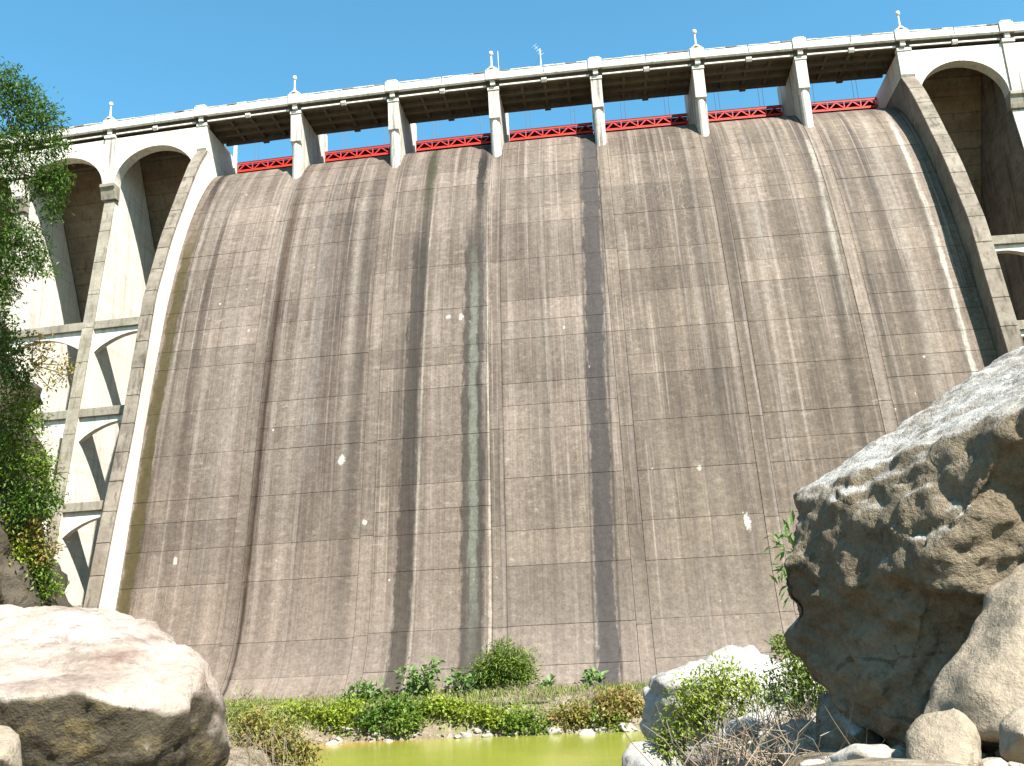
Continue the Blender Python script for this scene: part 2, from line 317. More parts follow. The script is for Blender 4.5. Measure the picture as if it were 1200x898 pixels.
ground = tag(link('ground', me, 'ground', None, True), kind='structure')
s = N('algae_water'); n1 = s.noise((.10, .16, 1), 4, .6); n2 = s.noise((.9, 2.2, 1), 5, .6)
c = s.mix(s.rng(n1, .38, .62), (.175, .190, .026), (.220, .222, .036)); xw, yw, _ = s.xyz()
sh = s.M('ADD', s.M('MULTIPLY', s.M('SUBTRACT', 24.5, xw), .13), s.M('MULTIPLY', s.M('ADD', yw, 22.6), .30))
c = s.mix(s.rng(s.M('ADD', sh, s.M('MULTIPLY', n2, .3)), .0, 1.1, 0, .8), c, (.27, .155, .022))
c = s.mix(s.rng(s.noise((.7, 2.6, 1), 6, .7), .56, .70, 0, .35), c, (.30, .29, .07))
M['water'] = s.bsdf(c, .18, s.bump(n2, .25, .05), .4)
mb = MB(); mb.add([(-40, -60, -6), (80, -60, -6), (80, -19.5, -6), (-40, -19.5, -6)], [(0, 1, 2, 3)])
tag(mb.build('water', 'water'), kind='structure')

# ------------------------------------------------------------------ the dam
PX = {-3: -28.2, -2: -18.8, -1: -9.42, 0: -.23, 1: 8.87, 2: 18.01, 3: 27.16, 4: 36.31, 5: 45.22, 6: 54.03, 7: 62.73, 8: 71.54, 9: 80.4, 10: 89.3}
TK = .95
dam = tag(empty('dam', (31, 0, -4)), 'tall concrete gravity dam with stained curved spillway, arched buttresses and bridge crest', 'dam')
bpy.context.view_layer.update()
_dinv = dam.matrix_world.inverted()
def part(o, p=dam):
    o.parent = p
    if p is dam: o.matrix_parent_inverse = _dinv
    return o
def dpart(mb, name, m, p=dam, bev=0, smooth=False): return part(mb.build(name, m, None, True, smooth, bev), p)
KN = [(9, 42.6), (6.5, 43.1), (5, 43.1), (4, 42.85), (3, 42.42), (2, 41.72), (1, 40.7), (0, 39.45), (-1.5, 37.2), (-3.1, 34.2), (-4.8, 30.2), (-6.2, 26), (-7.3, 22), (-8.3, 18),
      (-9.3, 13.5), (-10.3, 8.8), (-11.2, 4.5), (-12.1, 1), (-13, -1.2), (-14, -2.7), (-15.2, -3.7), (-16.5, -4.2), (-18, -4.45)]
def catmull(pts, n):
    out = []
    for i in range(len(pts)-1):
        p0, p1, p2, p3 = [np.array(pts[max(0, min(len(pts)-1, i+k))], float) for k in (-1, 0, 1, 2)]
        for j in range(n):
            t = j/n; out.append(tuple(.5*((2*p1)+(p2-p0)*t+(2*p0-5*p1+4*p2-p3)*t*t+(3*p1-p0-3*p2+p3)*t**3)))
    out.append(tuple(pts[-1])); return out
PR = np.array(catmull(KN, 12)); SL = np.concatenate([[0], np.cumsum(np.hypot(*np.diff(PR, axis=0).T))])
def prof(sv, off=0.):
    y = np.interp(sv, SL, PR[:, 0]); z = np.interp(sv, SL, PR[:, 1]); e = .15
    dy = np.interp(sv+e, SL, PR[:, 0])-np.interp(sv-e, SL, PR[:, 0]); dz = np.interp(sv+e, SL, PR[:, 1])-np.interp(sv-e, SL, PR[:, 1])
    q = math.hypot(dy, dz); return y+dz/q*off, z-dy/q*off          # off > 0: out of the face, downstream and up
ci = int(np.argmax(PR[:, 1]))
def s_of_z(z): return float(np.interp(-z, -PR[ci:, 1], SL[ci:]))
# backing body of the spillway, 60 mm behind the panel faces
ss = np.linspace(0, SL[-1], 90); poly = [prof(q, -.045) for q in ss]
mb = MB(); mb.prism([(9, -8)]+poly+[(-18, -8)], PX[0]+.3, PX[7]+.3)
spill = dpart(mb, 'spillway', 'spill')
def panel(x0, x1, s0, s1, out, nxs=3):
    g = .015; ns = max(2, int((s1-s0)/.55)); vs = []; fs = []
    xsn = np.linspace(x0+g, x1-g, nxs+1); ssn = np.linspace(s0+g, s1-g, ns+1)
    bt = out+rng.uniform(-.012, .012); tl = rng.uniform(-.010, .010)
    for j, sv in enumerate(ssn):
        for i, xv in enumerate(xsn):
            y, z = prof(sv, bt+tl*(j/ns-.5)+rng.uniform(-.003, .003)); vs.append((xv, y, z))
    for j in range(ns):
        for i in range(nxs): a = j*(nxs+1)+i; fs.append((a, a+1, a+nxs+2, a+nxs+1))
    edge = list(range(nxs+1))+[j*(nxs+1)+nxs for j in range(1, ns+1)]+[ns*(nxs+1)+i for i in range(nxs-1, -1, -1)]+[j*(nxs+1) for j in range(ns-1, 0, -1)]
    b = len(vs)
    for e in edge:
        j, i = divmod(e, nxs+1); y, z = prof(ssn[j], -.09); vs.append((xsn[i], y, z))
    for k in range(len(edge)): k2 = (k+1) % len(edge); fs.append((edge[k], edge[k2], b+k2, b+k))
    o = dpart(MB().add(vs, fs), 'concrete_panel', 'spill', spill); return o
LZ = [42.4, 40.6, 38.0, 34.2, 31.0, 27.5, 23.6, 20.3, 16.8, 13.2, 9.7, 6.1, 3.6, -.3, -2.6, -4.40]
S0 = SL[ci]-1.0
for b in range(7):
    bounds = [S0]
    for i, z in enumerate(LZ):
        sv = s_of_z(z)+(rng.uniform(-.12, .12) if 0 < i < len(LZ)-1 else 0)
        mid = .88 if b == 6 else (.45 if b in (0, 3) else .30)
        if i > 2 and i < 12 and rng.random() < mid: bounds.append((bounds[-1]+sv)/2+rng.uniform(-.25, .25))
        bounds.append(sv)
    for s0, s1 in zip(bounds[:-1], bounds[1:]): panel(PX[b]+TK, PX[b+1], s0, s1, 0.)
for k in range(1, 7):                                    # the narrower panels in line with each pier
    sv = s_of_z(39.9); bounds = [sv]+[s_of_z(z)+rng.uniform(-.3, .3) for z in LZ[3:-1:2]]+[s_of_z(LZ[-1])]
    for s0, s1 in zip(bounds[:-1], bounds[1:]): panel(PX[k], PX[k]+TK, s0, s1, rng.uniform(.0, .025), 1)

# training walls: inner face follows the spillway, coping blocks on top
TW = [(.1, 43.6), (-1.0, 42.1), (-1.9, 40.6), (-3.8, 36.9), (-5.9, 32.6), (-7.3, 29), (-8.3, 26.2), (-9.5, 20.6), (-10.9, 14.4), (-12.5, 8.8), (-14.0, 3.0), (-15.3, -1.5), (-16.2, -4.4)]
TWc = catmull(TW, 6)
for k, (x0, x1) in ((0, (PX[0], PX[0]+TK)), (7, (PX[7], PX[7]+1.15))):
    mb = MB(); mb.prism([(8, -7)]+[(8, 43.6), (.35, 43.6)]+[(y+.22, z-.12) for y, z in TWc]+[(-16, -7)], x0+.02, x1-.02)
    tw = dpart(mb, 'training_wall', 'conc' if k == 0 else 'wallc')  # right wall darker: staining plus inner-face shade put into the colour
    c = np.array(TWc); L = np.concatenate([[0], np.cumsum(np.hypot(*np.diff(c, axis=0).T))]); nb = 22
    for i in range(nb):
        a, bq = L[-1]*i/nb, L[-1]*(i+1)/nb-.025; up = []; dn = []
        for t in np.linspace(a, bq, 4):
            y, z = np.interp(t, L, c[:, 0]), np.interp(t, L, c[:, 1]); y2, z2 = np.interp(t+.1, L, c[:, 0]), np.interp(t+.1, L, c[:, 1])
            if t+.1 > L[-1]: y2, z2 = y, z; y1, z1 = np.interp(t-.1, L, c[:, 0]), np.interp(t-.1, L, c[:, 1]); dy, dz = y2-y1, z2-z1
            else: dy, dz = y2-y, z2-z
            q = math.hypot(dy, dz); jit = rng.uniform(-.01, .015); up.append((y+dz/q*jit, z-dy/q*jit)); dn.append((y-dz/q*.3, z+dy/q*.3))
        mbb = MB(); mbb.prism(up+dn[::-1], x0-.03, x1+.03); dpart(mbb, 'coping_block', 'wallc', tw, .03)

# piers with a square upper nose and a narrower rounded lower nose
for k in range(1, 7):
    x0 = PX[k]; x1 = x0+TK; xm = (x0+x1)/2
    mb = MB(); mb.box(x0, x1, .55, 4.9, 38.5, 46.38); mb.box(x0, x1, 4.9, 8.2, 38.5, 48.2)  # unseen rear block, raised to cast the pier shadow on the gates
    pr = dpart(mb, 'pier', 'pier')
    mb = MB(); n = 9; ring = [(x1-.02, .55)]+[(xm+math.cos(a)*(TK/2-.05), .60-math.sin(a)*.48) for a in np.linspace(0, math.pi, n)]+[(x0+.02, .55)]
    vs = [(x, y, 43.35) for x, y in ring]+[(xm+(x-xm)*1.05, y-.12*(1 if y < .5 else 0), 38.6) for x, y in ring]; m_ = len(ring)
    mb.add(vs, [tuple(range(m_)), tuple(range(2*m_-1, m_-1, -1))]+[(i, (i+1) % m_, (i+1) % m_+m_, i+m_) for i in range(m_)])
    dpart(mb, 'lower_nose', 'pier', pr)
    mb = MB(); mb.prism([(0, 46.02), (.549, 46.02), (.549, 42.9), (.16, 43.25), (0, 43.30)], x0, x1); dpart(mb, 'upper_nose', 'pier', pr, .02)
    mb = MB(); mb.box(x0-.05, x1+.05, -.08, .5, 46.025, 46.34); dpart(mb, 'pier_cap', 'conc', pr, .03)
for k in (0, 7):
    x0 = PX[k]; x1 = x0+(TK if k == 0 else 1.15)
    mb = MB(); mb.prism([(0, 46.02), (8.2, 46.02), (8.2, 43.605), (.36, 43.605), (.12, 43.605), (.0, 43.8)], x0, x1); pr = dpart(mb, 'pier', 'conc')
    mb = MB(); mb.box(x0-.05, x1+.05, -.08, .5, 46.025, 46.34); dpart(mb, 'pier_cap', 'conc', pr, .03)

# buttresses, arched cells, struts, upstream slab
def fr(z): return .6-.175*(40-z)
def sb(z): return 5+.47*(45.7-z)
for k in (-3, -2, -1, 8, 9):
    x0 = PX[k]; x1 = x0+1.0
    mb = MB(); mb.prism([(fr(41.0), 41.0), (fr(41.0)+.02, 46.0), (sb(46)-.3, 46.0), (sb(-7), -7), (fr(-7), -7)], x0, x1); bt = dpart(mb, 'buttress', 'conc' if k < 0 else 'wallc')  # right buttresses darker: stain and cell shade both put into the colour
    mb = MB(); n = 14; zz = np.linspace(39.9, -6, n+1)
    for i in range(n):                                  # weathered facing along the sloping front edge
        mbb = MB(); a, b_ = zz[i], zz[i+1]+.03; j = rng.uniform(0, .02)
        mbb.prism([(fr(a)-.16-j, a), (fr(a)-.004, a), (fr(b_)-.004, b_), (fr(b_)-.16-j, b_)], x0-.03, x1+.03); dpart(mbb, 'facing_block', 'strutc' if k < 0 else 'conc', bt, .02)
    mb = MB(); mb.prism([(-.28, 41.05), (-.28, 41.35), (.9, 41.35), (.9, 39.95), (.18, 39.95), (-.1, 40.9)], x0-.22, x1+.22); dpart(mb, 'corbel', 'strutc', bt, .02)
    mb = MB(); mb.box(x0+.02, x1-.02, -.16, -.004, 41.36, 46.02); dpart(mb, 'pilaster', 'pier', bt)
    mb = MB(); mb.box(x0-.05, x1+.05, -.28, .3, 46.025, 46.34); dpart(mb, 'pilaster_cap', 'conc', bt, .03)
cells = [(-3, -2), (-2, -1), (-1, 0), (7, 8), (8, 9)]
for a, b in cells:
    xa = PX[a]+(1.0 if a != 7 else 1.15); xb = PX[b]
    # spandrel wall with an arched opening
    xl, xr = xa+.12, xb-.12; cxm = (xl+xr)/2; hw = (xr-xl)/2; n = 28
    arc = [(cxm-hw*math.cos(t), 41.36+3.35*math.sin(t)) for t in np.linspace(0, math.pi, n+1)]
    mb = MB(); fy, by = 0.0, 1.1
    for i in range(n):
        (p0, q0), (p1, q1) = arc[i], arc[i+1]
        for yy in (fy, by): mb.add([(p0, yy, q0), (p1, yy, q1), (p1, yy, 46.02), (p0, yy, 46.02)], [(0, 1, 2, 3)])
        mb.add([(p0, fy, q0), (p1, fy, q1), (p1, by, q1), (p0, by, q0)], [(0, 1, 2, 3)])
    for p, q in ((xa, xl), (xr, xb)): mb.box(p, q, fy, by, 41.36, 46.02)
    dpart(mb, 'arch_wall', 'conc')
    # upstream slab, one piece per concrete lift
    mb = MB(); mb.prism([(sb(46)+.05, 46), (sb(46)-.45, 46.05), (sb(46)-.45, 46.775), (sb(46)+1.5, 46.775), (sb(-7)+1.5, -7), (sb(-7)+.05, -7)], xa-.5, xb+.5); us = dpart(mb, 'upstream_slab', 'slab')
    z = 45.9
    while z > -6:
        h = rng.uniform(1.25, 1.6); z2 = max(z-h, -6.8); j = rng.uniform(0, .03)
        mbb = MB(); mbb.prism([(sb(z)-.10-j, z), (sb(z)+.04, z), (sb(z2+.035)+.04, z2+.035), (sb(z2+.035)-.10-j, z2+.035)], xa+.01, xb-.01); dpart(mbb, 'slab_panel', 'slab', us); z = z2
    # struts with a shallow arch web below
    for zt in ((27.4, 19.2, 11.1, 3.0) if b <= 0 else (27.9, 20.4, 12.6)):
        y0 = fr(zt)+.02
        mb = MB(); mb.box(xa+.005, xb-.005, y0-.15, y0+1.0, zt-.75, zt); st = dpart(mb, 'strut', 'strutc', dam, .04)
        n = 16; arc = [(xa+.006+(xb-xa-.012)*i/n, zt-2.75+1.55*math.sin(math.pi*i/n)**.8) for i in range(n+1)]
        mb = MB(); f2, b2 = y0+.12, y0+.75
        for i in range(n):
            (p0, q0), (p1, q1) = arc[i], arc[i+1]; zc = zt-.755
            for yy in (f2, b2): mb.add([(p0, yy, q0), (p1, yy, q1), (p1, yy, zc), (p0, yy, zc)], [(0, 1, 2, 3)])
            mb.add([(p0, f2, q0), (p1, f2, q1), (p1, b2, q1), (p0, b2, q0)], [(0, 1, 2, 3)])
        dpart(mb, 'arch_web', 'conc', st)

# bridge deck, ledge, parapet
ks = sorted(PX); mid = lambda a, b: (a+b)/2
deck = None
for a, b in zip(ks[:-1], ks[1:]):
    if a < -3 or b > 10: continue
    x0, x1 = PX[a], PX[b]; xm = (x0+x1)/2+TK/2
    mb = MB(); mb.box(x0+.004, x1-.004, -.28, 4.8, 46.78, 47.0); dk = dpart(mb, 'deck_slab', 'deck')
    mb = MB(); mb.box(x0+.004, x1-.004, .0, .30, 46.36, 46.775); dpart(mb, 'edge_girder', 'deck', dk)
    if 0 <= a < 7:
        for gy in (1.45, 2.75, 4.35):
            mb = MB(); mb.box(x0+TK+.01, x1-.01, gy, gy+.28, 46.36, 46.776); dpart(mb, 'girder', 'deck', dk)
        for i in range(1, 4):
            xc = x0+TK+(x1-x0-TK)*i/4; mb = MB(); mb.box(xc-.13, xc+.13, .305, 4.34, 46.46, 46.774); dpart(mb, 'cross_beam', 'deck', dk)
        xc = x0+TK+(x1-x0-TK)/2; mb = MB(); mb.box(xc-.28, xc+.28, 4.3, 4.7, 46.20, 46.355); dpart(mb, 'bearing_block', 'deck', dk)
    for p, q in ((x0+TK+.12, xm-.30), (xm+.30, x1-.12)):
        mb = MB(); mb.box(p, q, -.13, -.004, 46.36, 46.50); dpart(mb, 'ledge', 'conc', dk, .01)
    mb = MB(); mb.prism([(-.004, 46.24), (-.004, 46.62), (-.24, 46.62), (-.24, 46.44), (-.12, 46.24)], xm-.24, xm+.24); dpart(mb, 'bracket', 'conc', dk, .02)
    for p, q in ((x0+TK+.18, xm-.04), (xm+.04, x1-.18)):
        mb = MB(); mb.box(p, q, -.38, -.14, 47.003, 47.60); pp = dpart(mb, 'parapet_panel', 'conc', dam, .02)
        n = 4
        for i in range(n):
            u0 = p+(q-p)*i/n; u1 = p+(q-p)*(i+1)/n-.02; mbb = MB(); mbb.box(u0, u1, -.42+rng.uniform(-.015, .015), -.10, 47.603, 47.72+rng.uniform(-.035, .03)); dpart(mbb, 'coping_stone', 'wallc' if rng.random() < .22 else 'conc', pp, .03)
    mb = MB(); mb.prism([(-.28, 47.0), (-.28, 46.8), (-.40, 46.94), (-.40, 47.0)], x0+TK+.16, x1-.16); dpart(mb, 'cornice', 'conc', dk)
for k in ks:
    if k < -3 or k > 9: continue
    x0 = PX[k]; x1 = x0+TK
    mb = MB(); mb.box(x0-.12, x1+.12, -.50, -.06, 46.86, 47.84); pd = dpart(mb, 'pedestal', 'conc', dam, .025)
    mb = MB(); mb.box(x0+.02, x1-.02, -.52, -.04, 47.843, 47.96); dpart(mb, 'pedestal_cap', 'conc', pd, .03)
    mb = MB(); mb.prism([(-.30, 46.40), (-.30, 46.85), (-.004, 46.85), (-.004, 46.40)], x0+.25, x1-.25); dpart(mb, 'console', 'conc', pd, .02)

# ------------------------------------------------------------------ red gates
ordn = ['first', 'second', 'third', 'fourth', 'fifth', 'sixth', 'seventh']
for b in range(7):
    x0, x1 = PX[b]+TK+.06, PX[b+1]-.06; gy = 6.9; zb, zt = 44.72, 45.72
    g = tag(empty('spillway_gate', Wp(((x0+x1)/2, gy, 43.2))), f'red trussed steel gate in the {ordn[b]} spillway bay from the left', 'gate', 'red gates along the spillway crest')
    bpy.context.view_layer.update(); inv = g.matrix_world.inverted()
    def gp(mb, n, m, bev=0):
        o = mb.build(n, m, None, True, False, bev); o.parent = g; o.matrix_parent_inverse = inv; return o
    gp(MB().box(x0, x1, gy, gy+.15, zt-.18, zt), 'top_chord', 'red'); gp(MB().box(x0, x1, gy, gy+.15, zb, zb+.16), 'bottom_chord', 'red')
    gp(MB().box(x0, x1, gy+.5, gy+.56, 43.0, zt-.03), 'skin_plate', 'darkred')
    gp(MB().box(x0, x1, gy-.02, gy+.499, zt+.003, zt+.05), 'walkway_plate', 'darkred')
    nb = 5; dx = (x1-x0)/nb
    for i in range(nb):
        a, c_ = x0+i*dx, x0+(i+1)*dx
        gp(MB().box(a, a+.10, gy+.01, gy+.14, zb+.165, zt-.185), 'upright', 'red')
        h = zt-.18-zb-.16-.01; z0 = zb+.165
        for (u0, w0, u1, w1) in ((a+.1, 0, a+dx*.5, h), (a+dx*.5, h, c_, 0)):
            t = .16; gp(MB().add([(u0, gy+.03, z0+w0), (u0+t, gy+.03, z0+w0), (u1+t, gy+.03, z0+w1), (u1, gy+.03, z0+w1), (u0, gy+.12, z0+w0), (u0+t, gy+.12, z0+w0), (u1+t, gy+.12, z0+w1), (u1, gy+.12, z0+w1)],
               [(0, 1, 2, 3), (7, 6, 5, 4), (0, 4, 5, 1), (1, 5, 6, 2), (2, 6, 7, 3), (3, 7, 4, 0)]), 'brace', 'red')
        gp(MB().box(a+.35, c_-.25, gy+.04, gy+.30, zb+.17, zb+.23), 'shelf_plate', 'red')
    for u in (.22, .27, .75, .80):
        xx = x0+(x1-x0)*u; gp(MB().tube([(xx, gy+.3, zt), (xx, gy+.3, 50.5)], .022, 5), 'hoist_cable', 'steel')
for b in range(7):                                       # pale strips added as the sunlit pier rears left of each opening
    x0 = PX[b]+TK; dpart(MB().box(x0+.003, x0+.16, 6.2, 6.75, 43.0, 47.6), 'lit_pier_strip', 'conc')

# lamp posts and masts on the parapet
lamp_l = ['leftmost short white lamp post on the parapet, above the arches', 'second white lamp post from the left, above the first spillway pier', 'middle white lamp post on the parapet, next to the thin pole',
          'fourth white lamp post from the left along the parapet', 'rightmost white lamp post on the parapet, beside the right arch']
for i, k in enumerate((-1, 1, 3, 5, 7)):
    x, y, z = PX[k]+TK/2, -.28, 47.97; r = empty('lamp_post', Wp((x, y, z))); tag(r, lamp_l[i], 'lamp post', 'white lamp posts on the parapet')
    bx, by, bz = 0, 0, 0
    mb = MB(); mb.tube([(0, 0, 0), (0, 0, .12), (0, 0, .14), (0, 0, .30)], [.34, .30, .20, .13], 10); mb.build('base', 'white', r)
    mb = MB(); mb.tube([(0, 0, .28), (0, 0, 1.35)], [.095, .07], 8); mb.build('pole', 'white', r)
    mb = MB(); mb.tube([(0, 0, 1.34), (0, 0, 1.42), (0, 0, 1.58), (0, 0, 1.74), (0, 0, 1.80)], [.07, .17, .20, .16, .05], 10); mb.build('lantern', 'white', r, False, True)
r = empty('radio_mast', Wp((31.95, 1.6, 47.02))); r.scale = (.72, .72, .72); tag(r, 'thin lattice radio mast with antenna rods rising behind the parapet', 'antenna')
mb = MB(); mb.tube([(0, 0, 0), (0, 0, 5.2)], .05, 6); mb.tube([(.22, 0, 0), (.02, 0, 5.0)], .02, 5); mb.build('mast', 'white', r)
mb = MB(); mb.tube([(-.65, -.2, 5.6), (.2, .1, 4.4)], .022, 5)
for t in np.linspace(0, 1, 5):
    p = Vector((-.65, -.2, 5.6)).lerp(Vector((.2, .1, 4.4)), t); mb.tube([p+Vector((-.28, 0, -.2)), p+Vector((.28, 0, .2))], .016, 4)
mb.build('antenna_rods', 'white', r)
mb = MB(); mb.tube([(-1.7, 0, .2), (0, 0, 4.6)], .018, 4); mb.build('guy_wire', 'steel', r)
r = empty('thin_pole', Wp((28.2, 0.3, 47.02))); tag(r, 'thin plain white pole just right of the middle lamp post', 'pole')
MB().tube([(0, 0, 0), (0, 0, 3.1)], [.04, .025], 6).build('shaft', 'white', r); MB().box(-.1, .1, -.1, .1, 0, .06).build('foot_plate', 'steel', r)
r = empty('handrail', Wp((-5.6, -5.0, 1.4))); tag(r, 'small yellow handrail low down in the arch cell left of the spillway', 'handrail')
for i in range(4): MB().box(-1, 1.2, -.03, .03, .3+i*.36, .38+i*.36).build('rail', 'yellow', r)
for x in (-.95, .1, 1.1): MB().box(x, x+.08, .031, .09, 0, 1.6).build('post', 'yellow', r)

# ------------------------------------------------------------------ rocks
def eval_remesh(bm, voxel, smooth_it):
    me = bpy.data.meshes.new('tmp'); bm.to_mesh(me); o = bpy.data.objects.new('tmp', me); COL.objects.link(o)
    r = o.modifiers.new('r', 'REMESH'); r.mode = 'VOXEL'; r.voxel_size = voxel
    sm = o.modifiers.new('s', 'SMOOTH'); sm.iterations = smooth_it; sm.factor = .5
    dg = bpy.context.evaluated_depsgraph_get(); m2 = bpy.data.meshes.new_from_object(o.evaluated_get(dg)); bpy.data.objects.remove(o); return m2
def rock_mesh(pts, voxel, smooth_it, amps, seed, ridged=0., facet=(), flat=0.):
    bm = bmesh.new()
    for p in pts: bm.verts.new(p)
    res = bmesh.ops.convex_hull(bm, input=bm.verts)
    for v in [v for v in bm.verts if not v.link_faces]: bm.verts.remove(v)
    m2 = eval_remesh(bm, voxel, smooth_it); bm.free()
    nv = len(m2.vertices); co = np.empty(nv*3); m2.vertices.foreach_get('co', co); no = np.empty(nv*3); m2.vertices.foreach_get('normal', no)
    co = co.reshape(-1, 3); no = no.reshape(-1, 3); off = Vector((seed*7.3, seed*3.1, seed*5.7)); d = np.zeros(nv)
    for i in range(nv):
        p = Vector(co[i]); v = 0
        for f, a in amps: v += a*mn.fractal(p*f+off, 1.0, 2.0, 4)
        for f, a in facet:
            q, _p = mn.voronoi(Vector((p.x, p.y, p.z*1.4))*f+off+mn.noise_vector(p*f*1.3)*.35); e_ = min((q[1]-q[0])/.22, 1.0); cr = math.sin(_p[0].x*12.99+_p[0].y*78.23+_p[0].z*37.7)*43758.5; v += a*((cr-math.floor(cr)-.5)*e_-.35*(1-e_))
        if ridged: v += ridged*(mn.ridged_multi_fractal(p*.9+off, 1., 2.1, 4, 1., 2.)-1.1)
        d[i] = v*(1-flat*max(0., no[i][2]))
    co += no*d[:, None]; m2.vertices.foreach_set('co', co.ravel()); m2.update()
    return m2
def boulder(name, pts, voxel, sm, amps, seed, mat, label, ridged=0., kind=None, facet=(), flat=0., near=1.0):
    if near != 1: pts = [CAMP+(p-CAMP)*near for p in pts]; voxel *= near; amps = [(f/near, a*near) for f, a in amps]; ridged *= near; facet = [(f/near, a*near) for f, a in facet]
    me = rock_mesh(pts, voxel, sm, amps, seed, ridged, facet, flat); me.materials.clear()
    o = link(name, me, mat, None, True); tag(o, label, 'boulder' if not kind else None, None, kind); return o
# great overhanging boulder on the right
P = [at(930, 578, 11.2), at(942, 606, 10.4), at(965, 556, 11.8), at(1060, 503, 12.2), at(1150, 436, 12.6), at(1230, 385, 12.6), at(1330, 360, 12.4),
     at(1012, 590, 9.9), at(1074, 545, 9.3), at(1140, 512, 8.8), at(1210, 470, 8.4), at(1330, 430, 8.2),
     at(908, 660, 10.5), at(906, 705, 10.5), at(920, 752, 10.4), at(945, 795, 10.2), at(1000, 858, 9.5), at(1100, 910, 9.0), at(1330, 860, 9.0),
     at(990, 690, 9.45), at(1100, 640, 8.6), at(1060, 780, 8.95), at(1200, 700, 8.5), at(1025, 610, 9.35),
     at(960, 640, 13), at(1010, 830, 13), at(1330, 420, 14.5), at(1330, 860, 13)]
boulder('boulder', P, .05, 0, [(.45, .12), (1.5, .08), (4.2, .045), (11, .020)], 3, 'rock_grey', 'huge brown overhanging boulder with pale lit top at the right edge', .05, None, ((.7, .20), (1.6, .12), (4., .05)), .75, .6)
# smooth beige boulder leaning in front of it
P = [at(1205, 640, 8.6), at(1260, 610, 8.4), at(1150, 690, 8.3), at(1118, 745, 8.0), at(1075, 820, 7.7), at(1068, 850, 7.6), at(1120, 870, 7.2), at(1190, 860, 6.9), at(1290, 850, 6.8), at(1290, 640, 8.2),
     at(1130, 800, 7.3), at(1200, 720, 7.5), at(1280, 900, 8.5), at(1100, 870, 9), at(1280, 700, 9.5), at(1180, 670, 9.3)]
boulder('boulder', P, .05, 6, [(.7, .10), (2.2, .035), (8, .008)], 11, 'rock_beige', 'smooth beige boulder with rounded flank leaning against the huge brown boulder', 0, None, ((.6, .05),), 0, .6)
P = [at(1062, 860, 7.0), at(1075, 840, 7.1), at(1120, 826, 7.0), at(1140, 850, 6.8), at(1150, 900, 6.6), at(1070, 915, 6.7), at(1100, 930, 6.4), at(1080, 900, 7.6), at(1150, 880, 7.6)]
boulder('boulder', P, .035, 6, [(1.5, .04), (4, .02)], 5, 'rock_beige', 'small rounded beige boulder at the foot of the smooth leaning boulder', near=.6)
P = [at(958, 812, 10.6), at(985, 806, 10.4), at(1040, 840, 9.8), at(1045, 920, 9.4), at(960, 930, 9.5), at(955, 860, 9.9), at(1000, 860, 9.3), at(1000, 850, 11), at(1040, 900, 11), at(960, 920, 11)]
boulder('boulder', P, .05, 4, [(.9, .06), (3, .03)], 8, 'rock_grey', 'dark brown rock wedged in shade under the huge overhanging boulder', near=.6)
# left foreground boulder
P = [at(-40, 714, 8.2), at(50, 709, 8.3), at(120, 711, 8.2), at(178, 729, 8.0), at(228, 772, 7.7), at(255, 812, 7.4), at(266, 850, 7.2), at(268, 880, 7.2), at(250, 930, 7.2), at(-250, 720, 8.0),
     at(-250, 812, 5.9), at(0, 812, 6.1), at(90, 806, 6.2), at(140, 826, 6.2), at(205, 838, 6.5), at(235, 800, 6.9), at(60, 750, 7.1),
     at(0, 930, 6.15), at(120, 950, 6.3), at(215, 930, 6.7), at(-250, 940, 6.1), at(-200, 800, 9), at(120, 800, 9), at(220, 870, 8.6)]
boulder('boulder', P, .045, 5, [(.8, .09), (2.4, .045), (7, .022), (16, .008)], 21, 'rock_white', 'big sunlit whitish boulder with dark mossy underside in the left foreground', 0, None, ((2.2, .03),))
P = [at(-20, 852, 5.2), at(10, 849, 5.2), at(26, 862, 5.1), at(30, 910, 5.0), at(-40, 920, 5.0), at(0, 890, 4.8), at(10, 900, 5.5), at(-30, 880, 5.6)]
boulder('boulder', P, .03, 4, [(2, .02)], 23, 'rock_beige', 'small pale stone poking in at the bottom left corner')
# pale boulders in the middle distance
P = [at(752, 800, 19.5), at(776, 790, 19.6), at(850, 766, 20.5), at(880, 763, 20.6), at(905, 775, 20.4), at(925, 800, 20), at(747, 832, 18.8), at(758, 862, 18.6), at(775, 868, 18.4), at(800, 800, 18.0), at(836, 790, 18.2),
     at(800, 845, 18.6), at(770, 930, 18.6), at(860, 900, 18.2), at(930, 880, 18.5), at(900, 790, 19), at(780, 930, 22), at(920, 880, 22), at(890, 775, 22.5)]
boulder('boulder', P, .08, 3, [(.7, .14), (2, .07), (6, .025)], 31, 'rock_mid', 'pale grey boulder with hollowed dark side in the middle right, shrub shadow on top', .06, None, ((.8, .25),))
P = [at(900, 782, 22), at(920, 770, 22.2), at(948, 772, 22.2), at(970, 800, 22), at(960, 850, 21.5), at(890, 850, 21.4), at(925, 800, 21), at(930, 820, 24), at(950, 790, 24)]
boulder('boulder', P, .09, 4, [(.8, .10), (3, .04)], 33, 'rock_mid', 'white boulder half hidden behind the green shrub left of the huge boulder')
P = [at(728, 884, 15.6), at(738, 869, 15.8), at(760, 866, 15.8), at(785, 880, 15.5), at(790, 925, 15.2), at(728, 930, 15.2), at(755, 895, 15), at(760, 900, 16.8), at(780, 890, 16.8)]
boulder('boulder', P, .05, 4, [(1.2, .06), (4, .03)], 35, 'rock_mid', 'white rounded rock at the bottom edge beside the pool')
P = [at(848, 848, 14.4), at(880, 833, 14.6), at(906, 838, 14.6), at(908, 850, 14.3), at(890, 864, 14.0), at(850, 866, 14.0), at(870, 850, 13.8), at(870, 860, 15.2), at(900, 855, 15.2)]
boulder('boulder', P, .04, 4, [(1.5, .05), (5, .02)], 37, 'rock_mid', 'flat pale slab of rock lying in the dry brush below the lime shrub')
